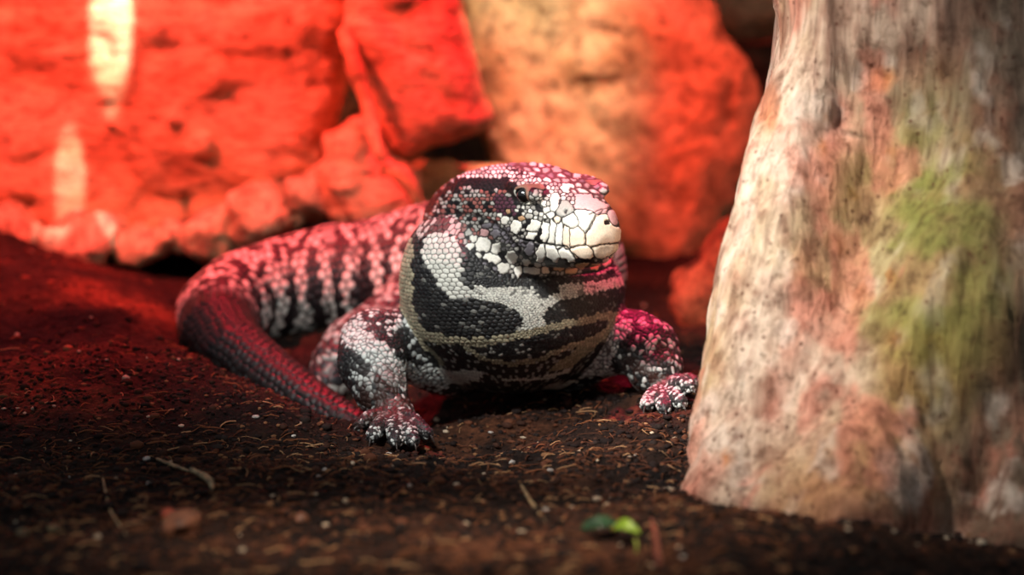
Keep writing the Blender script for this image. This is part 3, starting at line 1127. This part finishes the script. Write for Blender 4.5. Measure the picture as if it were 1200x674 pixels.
o = rock('rock_slab', [(-170, -140), (392, -140), (397, 40), (390, 110), (380, 165), (366, 205), (330, 224), (290, 244), (262, 268), (205, 288), (140, 296), (80, 284), (20, 272), (-170, 272)],
         .45, .24, .035, M_A, amp=.014, fr=8, seed=3, lump=.020, h=.0055)
tag(o, 'huge flat-faced rock slab under red light, upper left', 'rock')
for (nm, ol, yf, dp, lb, sd) in [
    ('rubble_stone', [(196, 270), (226, 252), (262, 250), (276, 276), (258, 298), (226, 308), (202, 296)], .42, .07, 'grey knobbly stone wedged under the slab edge above the tail bend', 21),
    ('rubble_stone', [(270, 232), (306, 222), (326, 240), (330, 262), (306, 284), (284, 292), (268, 264)], .42, .07, 'orange-tinged knobbly stone under the slab, right of the grey one', 22),
    ('rubble_stone', [(336, 214), (372, 206), (400, 224), (392, 250), (360, 262), (334, 246)], .43, .07, 'smooth pale stone between the slab and the tail', 23),
    ('rubble_stone', [(128, 282), (160, 272), (192, 280), (186, 304), (160, 318), (136, 304)], .42, .07, 'crumbly orange stone hanging low under the slab, left of the tail bend', 24),
    ('rubble_stone', [(52, 284), (84, 268), (122, 280), (128, 300), (104, 322), (70, 326), (48, 308)], .39, .08, 'dark red pitted stone below the slab beside the soil bank', 25),
    ('rubble_stone', [(-40, 270), (4, 262), (36, 280), (40, 304), (8, 316), (-40, 312)], .40, .08, 'dark stone at the left edge under the slab', 26)]:
    o = rock(nm, ol, yf, dp, .018, M_D, amp=.012, fr=20, seed=sd, h=.003, lump=.014)
    tag(o, lb, 'stone')
o = rock('rock_wedge', [(404, -130), (514, -130), (530, 20), (548, 90), (562, 148), (545, 158), (505, 170), (480, 186), (466, 190), (452, 160), (432, 110), (412, 50)],
         .40, .10, .022, M_A, amp=.010, fr=10, seed=8, h=.005, lump=.006, tilt=-.1)
tag(o, 'pointed red-lit rock wedge hanging between the slab and the tan boulder', 'rock')
o = rock('rock_chunk', [(388, 168), (412, 154), (434, 170), (450, 198), (476, 216), (482, 246), (462, 262), (420, 268), (388, 250), (378, 206)], .38, .09, .022, M_A, amp=.010, fr=14, seed=12, h=.0045, lump=.012)
tag(o, 'rough red-lit rock chunk between the slab and the lizard head', 'rock')
o = rock('low_rock', [(400, 206), (460, 200), (520, 196), (600, 200), (620, 330), (400, 330)], .50, .04, .02, M_B, amp=.004, fr=8, seed=14, h=.006, tilt=.55)
tag(o, 'smooth crimson-lit low rock behind the lizard neck', 'rock')
o = rock('boulder', [(508, -140), (806, -140), (824, -10), (846, 42), (880, 78), (892, 122), (882, 180), (866, 232), (846, 282), (812, 326), (774, 346), (736, 344), (690, 330), (620, 300), (586, 226), (562, 156), (538, 80)],
         .558, .11, .050, M_B, amp=.014, fr=7, seed=17, h=.0065, lump=.006, bulge=.01)
tag(o, 'large tan and red-lit boulder behind the lizard head', 'rock')
o = rock('rock_block', [(812, -140), (990, -140), (985, 40), (908, 46), (862, 46), (820, 40)], .72, .06, .03, M_A, amp=.010, fr=9, seed=27, h=.007)
tag(o, 'red-lit rock block at the top beside the driftwood trunk', 'rock')
o = rock('rock_block', [(820, 50), (985, 50), (985, 350), (840, 350), (830, 200)], .72, .05, .02, M_C, amp=.012, fr=9, seed=28, h=.008)
tag(o, 'dark brown rock behind the boulder and the driftwood trunk', 'rock')
M_G = rock_mat('pitted_stone', [(84, 50, 36), (150, 96, 62), (176, 120, 82)], sc=22, crack=.8, spots=1.6)
o = rock('small_rock', [(846, 284), (878, 268), (900, 300), (890, 410), (862, 438), (826, 424), (812, 396), (800, 372), (802, 344), (826, 318)], .28, .08, .02, M_G, amp=.008, fr=18, seed=31, h=.0035, lump=.008)
tag(o, 'small pitted red-orange rock tucked beside the driftwood trunk', 'rock')

# rear wall of the enclosure
wn = 120
wx, wz = np.linspace(-1.2, 1.2, wn), np.linspace(-.1, .9, 60)
WX, WZ = np.meshgrid(wx, wz, indexing='ij')
wp = np.stack([WX.ravel(), np.full(WX.size, .95), WZ.ravel()], 1)
wp[:, 1] += fbm(wp, 4, 4, 70) * .05
gi = np.arange(WX.size).reshape(WX.shape)
fq = np.stack([gi[:-1, :-1], gi[1:, :-1], gi[1:, 1:], gi[:-1, 1:]], -1).reshape(-1, 4)
o = link('wall_back', make_mesh('wall_back', wp, fq), M_C)
tag(o, 'dark rough rock wall at the rear of the enclosure', kind='structure')
set_float(o.data, 'cav', np.zeros(WX.size))


# ------------------------------------------------------------------ roots and twigs
def tube(path, radii, seg=14, rough=0.0, seed=0):
    path = A(path, dtype=float)
    n = len(path)
    k = 8
    t = np.linspace(0, n - 1, (n - 1) * k + 1)
    pp = np.stack([np.interp(t, np.arange(n), path[:, i]) for i in range(3)], 1)
    for _ in range(6):
        pp[1:-1] = (pp[:-2] + 2 * pp[1:-1] + pp[2:]) / 4
    rr = np.interp(t, np.arange(n), radii)
    T = np.gradient(pp, axis=0); T /= np.linalg.norm(T, axis=1)[:, None]
    ref = A([.13, .2, 1.]) if abs(T[:, 2]).mean() < .8 else A([1., .1, 0])
    S = np.cross(T, ref); S /= np.linalg.norm(S, axis=1)[:, None]
    U = np.cross(S, T)
    an = np.arange(seg) / seg * 2 * math.pi
    v = pp[:, None] + rr[:, None, None] * (np.cos(an)[None, :, None] * S[:, None] + np.sin(an)[None, :, None] * U[:, None])
    v = v.reshape(-1, 3)
    if rough:
        c = np.repeat(pp, seg, 0)
        v = c + (v - c) * (1 + rough * fbm(v, .35 / np.mean(radii), 3, seed))[:, None]
    m = len(pp)
    i, j = np.meshgrid(np.arange(m - 1), np.arange(seg), indexing='ij')
    f = np.stack([i * seg + j, i * seg + (j + 1) % seg, (i + 1) * seg + (j + 1) % seg, (i + 1) * seg + j], -1).reshape(-1, 4)
    v = np.concatenate([v, pp[:1], pp[-1:]])
    j = np.arange(seg)
    f = np.concatenate([f, np.stack([(j + 1) % seg, j, np.full(seg, m * seg), np.full(seg, m * seg)], 1)[:, [0, 1, 2, 2]][:, :4]]) if False else f
    # closed ends: pull the end rings shut
    v[:seg] = pp[0] + (v[:seg] - pp[0]) * .15
    v[(m - 1) * seg:m * seg] = pp[-1] + (v[(m - 1) * seg:m * seg] - pp[-1]) * .15
    return v[:-2], f


M_W = rock_mat('dead_wood', [(120, 76, 48), (196, 140, 92), (220, 176, 128)], sc=20, crack=.2, bumpd=.003)
for path, rad, lb in [([P(446, 196, .37), P(468, 206, .365), P(484, 224, .365), P(493, 240, .37), P(512, 262, .37)], [.005, .0055, .005, .0045, .003], 'thin orange root running down toward the lizard neck'),
                      ([P(402, 30, .40), P(416, 80, .385), P(430, 120, .385), P(436, 158, .37), P(448, 190, .36)], [.005, .007, .006, .005, .004], 'brown root leaning across the dark cleft beside the slab')
                  ]:
    v, f = tube(path, rad, 14, .5, 4)
    m = make_mesh('root', v, f); set_float(m, 'cav', np.zeros(len(v)))
    tag(link('root', m, M_W), lb, 'root')

# ------------------------------------------------------------------ driftwood trunk
TA = [((.285, -.07, -.08), .175), ((.283, -.07, .06), .155), ((.28, -.06, .18), .138), ((.285, -.05, .32), .128), ((.29, -.04, .50), .125)]
LOBES = [[(tuple(P(1006, 10, -.12)), .038), (tuple(P(960, 180, -.14)), .039), (tuple(P(924, 380, -.17)), .041), (tuple(P(896, 520, -.20)), .037), (tuple(P(874, 590, -.23)), .030)],
         [(tuple(P(1150, 330, -.2)), .05), (tuple(P(1050, 480, -.21)), .045), (tuple(P(985, 610, -.25)), .04)],
         [(tuple(P(1010, -60, -.12)), .05), (tuple(P(1130, 60, -.13)), .06), (tuple(P(1190, 260, -.17)), .05), (tuple(P(1195, 520, -.2)), .06), (tuple(P(1180, 720, -.24)), .06)]]
HOLE = P(1082, 118, -.190)


def trunk_fn(p):
    s = chain(p, TA)
    for L in LOBES:
        s = smin(s, chain(p, L), .030)
    q = p * A([1, 1, .30])
    s = s + fbm(q, 16, 4, 101) * .012 + fbm(q, 60, 3, 102) * .0028
    for hx, hy, hr in ((1086, 112, .013), (1026, 90, .008), (1068, 66, .007), (1078, 190, .008), (985, 150, .006)):
        hc = P(hx, hy, -.178)
        qq = (p - hc + (fbm(p, 70, 2, 104) * .006)[:, None]) / A([hr * 1.3, .03, hr * 1.7])
        s = s + hr * .75 * np.exp(-(qq ** 2).sum(1))
    return s


pos, qd = surface(trunk_fn, (.03, -.34, -.08), (.5, .16, .44), .0032, slack=.02)
tm = make_mesh('trunk', pos, qd)
no_ = get_no(tm)
q = pos * A([1, 1, .22])
gr = ridged(q, 55, 3, 111)
gr2 = ridged(pos * A([1, 1, .16]), 150, 2, 112)
low = sstep(.10, .0, pos[:, 2])
lumps = fbm(pos, 90, 3, 115)
pos2 = pos + no_ * (gr * .0022 * (1 - low * .5) + gr2 * .0010 + lumps * .0035 * low)[:, None]
set_co(tm, pos2)
tx, ty = proj(pos)
tx = tx + fbm(pos, 22, 3, 120) * 26
ty = ty + fbm(pos, 22, 3, 121) * 34


def blob(cx, cy, rx, ry, soft=.5):
    r = np.hypot((tx - cx) / rx, (ty - cy) / ry)
    return sstep(1 + soft, 1 - soft, r)[:, None]


base = lin([206, 180, 158]) * np.ones((len(pos), 1))


def lay(m, c):
    global base
    base = base * (1 - m) + lin(c) * m


fb = fbm(pos * A([1, 1, .35]), 18, 4, 130)[:, None]
lay(sstep(.02, .35, fb), [214, 150, 128])
lay(sstep(.05, .4, fbm(pos, 14, 4, 131)[:, None]) * .7, [176, 150, 104])
lay(blob(1000, 200, 70, 60, .6) * .8, [214, 140, 118])
gn = sstep(-.25, .3, fbm(pos, 45, 4, 133))[:, None]
lay(blob(1085, 300, 95, 160, .6) * (.5 + .5 * gn), [150, 142, 84])
lay(blob(1100, 240, 60, 60, .7) * .8 * gn, [110, 122, 52])
lay(blob(1110, 380, 60, 60, .7) * .8 * gn, [120, 120, 60])
lay(blob(1050, 540, 80, 70, .6) * .6, [196, 156, 92])
lay(blob(940, 570, 45, 50, .6) * .6, [188, 146, 92])
lay(blob(1090, 440, 60, 60, .6) * .7, [194, 152, 80])
lay(blob(1175, 560, 75, 260, .4) * .85, [84, 66, 46])  # shade on the trunk's right side, painted into the colour
lay(blob(1185, 100, 70, 220, .5) * .75, [92, 76, 56])  # the same painted shade, higher up the right side
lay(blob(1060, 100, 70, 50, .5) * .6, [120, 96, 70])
lay(blob(905, 130, 10, 42, .4) * .85, [206, 108, 44])
for a in [(975, 291, 12, 12), (967, 126, 9, 13), (849, 540, 8, 11), (955, 180, 6, 18), (1005, 345, 9, 9), (1045, 335, 8, 8), (1045, 400, 18, 14), (930, 220, 6, 12), (1030, 90, 18, 14), (1085, 395, 12, 16), (1000, 225, 8, 6), (1045, 175, 10, 6)]:
    lay(blob(*a, .35) * .85, [176, 104, 44])
for a in [(862, 455, 3, 26), (872, 560, 4, 12), (990, 150, 34, 4), (1075, 60, 10, 14), (1090, 130, 26, 20), (1000, 610, 50, 14), (905, 600, 8, 20), (1060, 600, 30, 30), (1150, 310, 14, 10), (1140, 420, 14, 30)]:
    lay(blob(*a, .5) * .75, [58, 44, 32])
dl = dist_line(tx, ty, [(985, 120), (968, 200), (950, 300), (925, 400), (905, 500)])
lay((np.exp(-(dl / 13) ** 2) * .65 * sstep(-.3, .3, fbm(pos * A([1, 1, .4]), 60, 3, 140)))[:, None], [200, 116, 96])
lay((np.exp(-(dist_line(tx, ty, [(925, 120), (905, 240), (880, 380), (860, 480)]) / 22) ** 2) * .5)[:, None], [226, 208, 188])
lay(sstep(.3, .75, gr2)[:, None] * .4, [150, 92, 72])
mo = fbm(pos * A([1, 1, .5]), 75, 4, 141)[:, None]
lay(sstep(.12, .4, mo) * .5, [226, 210, 194])
lay(sstep(-.15, -.42, mo) * .6, [128, 86, 66])
lay(blob(1085, 300, 100, 160, .6) * (.35 + .5 * gn), [146, 140, 74])
lay(blob(1095, 250, 60, 70, .7) * .6 * gn, [112, 116, 54])
lay(sstep(.18, .42, fbm(pos * A([1, 1, .4]), 50, 4, 142)[:, None]) * .55, [212, 132, 110])
cr = sstep(.45, .9, gr)[:, None] * 0 + sstep(-.1, -.7, gr)[:, None] * .45
lay(cr, [120, 84, 62])
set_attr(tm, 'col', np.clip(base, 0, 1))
mw = NT('weathered_driftwood')
tc = mw.n('ShaderNodeTexCoord')
mp = mw.n('ShaderNodeMapping'); mp.inputs['Scale'].default_value = (1, 1, .12)
mw.l(tc.outputs['Object'], mp.inputs[0])
g1 = mw.n('ShaderNodeTexNoise', Scale=210.0, Detail=6.0, Roughness=.65, Distortion=.3)
g2 = mw.n('ShaderNodeTexNoise', Scale=130.0, Detail=8.0, Roughness=.7)
g3 = mw.n('ShaderNodeTexVoronoi', Scale=120.0)
mw.l(mp.outputs[0], g1.inputs['Vector'])
for q_ in (g2, g3): mw.l(tc.outputs['Object'], q_.inputs['Vector'])
at = mw.n('ShaderNodeAttribute', _attribute_name='col')
b_1 = mw.mix(.75, at.outputs[0], mw.ramp(g1.outputs[0], [(.34, (.42, .30, .25)), (.5, (1, .95, .9)), (.66, (1.25, 1.25, 1.25))]), 'MULTIPLY')
b_1 = mw.mix(.7, b_1, mw.ramp(g2.outputs[0], [(.33, (.30, .22, .16)), (.46, (1, 1, 1)), (.7, (1.15, 1.15, 1.15))]), 'MULTIPLY')
b_1 = mw.mix(mw.ramp(g3.outputs[0], [(.08, (.7, .7, .7)), (.17, (0, 0, 0))]), b_1, tuple(lin([96, 50, 30])))
mw.l(b_1, mw.b.inputs['Base Color'])
mw.b.inputs['Roughness'].default_value = .75
mw.b.inputs['Specular IOR Level'].default_value = .3
nb = mw.bump(g1.outputs[0], .8, .004)
mw.l(mw.bump(g2.outputs[0], .6, .003, nb), mw.b.inputs['Normal'])
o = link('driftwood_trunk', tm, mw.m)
tag(o, 'thick weathered driftwood trunk with green lichen rising from the soil', 'tree trunk')


# ------------------------------------------------------------------ small things lying on the soil
def on_soil(px_, py_):
    """where the sight line of a photo pixel meets the soil"""
    ys = np.linspace(-.6, .5, 900)
    pts = A([P(px_, py_, y) for y in ys])
    zz = soil_z(pts[:, :2])
    k = np.argmax(pts[:, 2] < zz) if (pts[:, 2] < zz).any() else len(ys) - 1
    return A([pts[k, 0], pts[k, 1], zz[k]])


def flat_mat(name, c, rough=.6, c2=None, trans=0):
    m = NT(name)
    n = m.n('ShaderNodeTexNoise', Scale=180.0, Detail=4.0)
    tc = m.n('ShaderNodeTexCoord'); m.l(tc.outputs['Object'], n.inputs['Vector'])
    m.l(m.ramp(n.outputs[0], [(.35, tuple(lin(c2 or [q * .6 for q in c]))), (.6, tuple(lin(c)))]), m.b.inputs['Base Color'])
    m.b.inputs['Roughness'].default_value = rough
    m.l(m.bump(n.outputs[0], .5, .0006), m.b.inputs['Normal'])
    return m.m


def leaf_mesh(L, w, curl, fold):
    nu, nv = 14, 7
    vs = []
    for i in range(nu + 1):
        t = i / nu
        ww = w * math.sin(math.pi * t ** .8) ** .8 + .0002
        for j in range(nv):
            s_ = (j / (nv - 1) - .5) * 2
            vs.append((L * (t - .5), s_ * ww, fold * abs(s_) * ww + curl * math.sin(math.pi * t)))
    fs = []
    for i in range(nu):
        for j in range(nv - 1):
            a = i * nv + j
            fs.append((a, a + 1, a + nv + 1, a + nv))
    m = make_mesh('leaf', A(vs), A(fs))
    return m


def put(o, q, rz, rx=0, dz=.001):
    o.location = (q[0], q[1], q[2] + dz)
    o.rotation_euler = (rx, 0, rz)


def thick(o, t=.0004):
    md = o.modifiers.new('t', 'SOLIDIFY'); md.thickness = t


o = link('leaf', leaf_mesh(.019, .0042, .003, .3), flat_mat('dark_leaf', [46, 78, 46], .25))
put(o, on_soil(706, 630), .15, .35, .003); thick(o)
tag(o, 'small glossy dark green leaf lying on the soil', 'leaf')
o = link('leaf', leaf_mesh(.013, .0032, .003, .4), flat_mat('fresh_leaf', [138, 166, 40], .4, [96, 130, 26]))
q = on_soil(734, 637)
put(o, q, -.5, .5, .005); thick(o)
tag(o, 'tiny bright yellow-green leaf on a curled stalk', 'leaf')
stm = flat_mat('stalk_green', [150, 160, 60], .5)
v, f = tube([A([.005, -.003, .0]), A([.0075, -.006, .0005]), A([.008, -.010, -.003]), A([.0078, -.012, -.007])], [.0005, .0005, .0005, .0004], 8)
st = link('stalk', make_mesh('stalk', v, f), stm); st.parent = o
tag(st, 'thin curled stalk')
mtw = flat_mat('reddish_stem', [150, 78, 56], .7)
q0, q1, q2 = on_soil(763, 622), on_soil(768, 645), on_soil(772, 676)
v, f = tube([q0 + A([0, 0, .005]), q1 + A([0, 0, .006]), q2 + A([0, 0, .004])], [.0006, .0012, .0014], 10, .3, 2)
tag(link('dry_stem', make_mesh('stem', v, f), mtw), 'thin reddish dry stem lying on the soil beside the leaves', 'twig')
mtp = flat_mat('pale_twig', [176, 150, 110], .7)
for pts, rad, lb, mm in [([(182, 541), (205, 550), (222, 556)], .0011, 'pale straight twig on the dark soil bank', mtp),
                         ([(222, 556), (238, 562), (247, 570), (249, 580)], .0018, 'short crooked yellowish twig on the dark soil', mtp),
                         ([(610, 570), (622, 592), (640, 616)], .0008, 'fine straw lying in the soil hollow', mtp),
                         ([(455, 521), (475, 523), (498, 524)], .0004, 'hair-thin straw in front of the lizard foot', mtp),
                         ([(120, 560), (128, 600), (150, 632)], .0006, 'thin olive root fibre at the lower left', mtp)]:
    pp = [on_soil(*a) + A([0, 0, rad * 1.3]) for a in pts]
    v, f = tube(pp, [rad * .7] + [rad] * (len(pp) - 2) + [rad * .5], 9, .5, 6)
    tag(link('twig', make_mesh('twig', v, f), mm), lb, 'twig')


def chip(name, px_, py_, r, mat, lb, cat, grp=None, fl=.5, sd=0):
    rs = np.random.RandomState(sd)
    bm = bmesh.new()
    bmesh.ops.create_icosphere(bm, subdivisions=3, radius=1)
    cc = A([v.co[:] for v in bm.verts])
    cc = cc * (1 + .45 * fbm(cc + sd * 3.1, 1.1, 3, sd))[:, None] * A([r, r * rs.uniform(.6, .9), r * fl])
    for v, c in zip(bm.verts, cc): v.co = c
    for f in bm.faces: f.smooth = True
    m = bpy.data.meshes.new(name); bm.to_mesh(m); bm.free()
    o = link(name, m, mat)
    put(o, on_soil(px_, py_), rs.uniform(0, 6), 0, r * fl * .4)
    tag(o, lb, cat, grp)


mwht, morg, mbrn, mol = flat_mat('white_chip', [226, 216, 204]), flat_mat('red_clay', [176, 74, 44]), flat_mat('brown_clod', [120, 72, 46]), flat_mat('olive_clod', [110, 92, 56])
chip('pebble', 213, 622, .0105, mbrn, 'largest brown clod on the dark soil, lower left', 'pebble', sd=3)
chip('pebble', 199, 606, .0050, morg, 'small red clay pebble touching the largest brown clod', 'pebble', sd=4)
chip('pebble', 62, 622, .0042, mol, 'olive pebble at the lower left near the olive root fibre', 'pebble', sd=5)
chip('pebble', 27, 628, .0036, mol, 'olive pebble closest to the lower left corner', 'pebble', sd=6)
chip('pebble', 352, 612, .0050, mbrn, 'light brown clod on the brown soil ridge in front of the lizard', 'pebble', sd=7)
CH = [(344, 512), (380, 552), (374, 560), (80, 560), (175, 569), (172, 540), (456, 533), (745, 535), (645, 552), (600, 543), (575, 508), (222, 644), (640, 600), (300, 490), (480, 570), (800, 655)]
for i, (a, b) in enumerate(CH):
    chip('wood_chip', a, b, [.0016, .0022, .0016, .0014][i % 4], mwht, 'tiny pale wood chip lying on the dark soil', 'wood chip', 'pale wood chips on the soil', .5, 20 + i)

# ------------------------------------------------------------------ camera
cam = bpy.data.cameras.new('camera')
camo = bpy.data.objects.new('camera', cam)
COL.objects.link(camo)
cam.sensor_width = 36
cam.lens = 36 / 1200 / K
cam.clip_start = .02
camo.location = CAM
camo.rotation_euler = (math.pi / 2 - TH, 0, 0)
cam.dof.use_dof = True
cam.dof.focus_distance = float((P(640, 260, -.075) - CAM) @ FWD)
cam.dof.aperture_fstop = 4.8
SC.camera = camo

# ------------------------------------------------------------------ light
w = bpy.data.worlds.new('world')
SC.world = w
w.use_nodes = True
w.node_tree.nodes['Background'].inputs[0].default_value = (.85, .92, 1.0, 1)
w.node_tree.nodes['Background'].inputs[1].default_value = .22


def spot(name, loc, target, power, color, angle, blend, size=.02, scale=(1, 1)):
    L = bpy.data.lights.new(name, 'SPOT')
    L.energy = power
    L.color = color
    L.spot_size = math.radians(angle)
    L.spot_blend = blend
    L.shadow_soft_size = size
    o = bpy.data.objects.new(name, L)
    COL.objects.link(o)
    o.location = loc
    o.rotation_euler = (Vector(loc) - Vector(target)).to_track_quat('Z', 'Y').to_euler()
    o.scale = (scale[0], scale[1], 1)
    return o


RED = (1, .075, .062)
spot('red_spot', (-.48, .02, .62), tuple(P(300, 90, .45)), 66, RED, 56, .3, .02)  # the heat lamp itself; the red spots below are added fills
spot('red_spot', (.34, .16, .70), tuple(P(826, 80, .56)), 30, RED, 23, .5, .02)  # added to redden the boulder's right side
spot('red_spot', (-.16, .36, .85), (-.22, .20, .0), 56, (1, .015, .04), 38, .6, .03)  # second red spot, added for the tail top and soil mound
spot('red_spot', (.05, .15, .68), tuple(P(664, 200, .02)), 44, (1, .012, .12), 17, .5, .02)  # small red spot added for the top of the head
spot('red_spot', (.15, .28, .55), tuple(P(765, 395, .05)), 12, (1, .012, .08), 24, .6, .02)  # added for the left elbow and the ground behind it
spot('red_spot', (.03, .12, .60), tuple(P(832, 345, .28)), 12, RED, 17, .6, .02)  # added to redden the small pitted rock
spot('red_spot', (-.12, .22, .55), tuple(P(430, 385, .02)), 7, (1, .012, .06), 14, .6, .02)  # small red fill added for the right elbow
spot('red_spot', (.02, .28, .50), tuple(P(500, 235, .5)), 22, (1, .015, .04), 36, .7, .02)  # added to turn the low rock crimson
spot('key_fill_spot', (-.35, -.75, .95), tuple(P(612, 320, .0)), 54, (1, .98, .95), 20, .5, .05)
spot('key_fill_spot', (-.10, -.95, .60), tuple(P(410, 330, .22)), 22, (.95, .98, 1), 12, .6, .05)  # dim separate fill, added for the side of the tail
spot('key_fill_spot', (-.50, -.50, .75), tuple(P(900, 300, -.15)), 80, (1, .93, .86), 23, 1.0, .05)
spot('key_fill_spot', (.05, -.10, 1.1), tuple(P(612, 55, .55)), 92, (1, .93, .80), 11, .7, .03)
spot('key_fill_spot', (.02, -.75, 1.1), tuple(P(560, 640, -.35)), 88, (1, .82, .66), 20, .9, .05, (1, .4))  # warm fill added to lift the foreground soil
spot('key_fill_spot', (-.10, -.40, .90), tuple(P(235, 262, .43)), 16, (1, .92, .75), 13, .9, .03, (1, .45))  # weak warm fill added for orange and tan under the slab
for (tx_, ty_, an, sx_, pw) in ((130, 20, 4.6, .34, 330), (84, 200, 2.9, .36, 150), (120, 288, 1.9, .35, 150), (48, 332, 1.8, .7, 90)):
    spot('beam_lamp', (.02, -.40, 1.1), tuple(P(tx_, ty_, .44)), pw, (1, .97, .97), an, .6, .003, (sx_, 1))
SC.view_settings.view_transform = 'Standard'
SC.view_settings.look = 'None'
SC.view_settings.exposure = 0
SC.view_settings.gamma = 1
SC.cycles.use_denoising = True
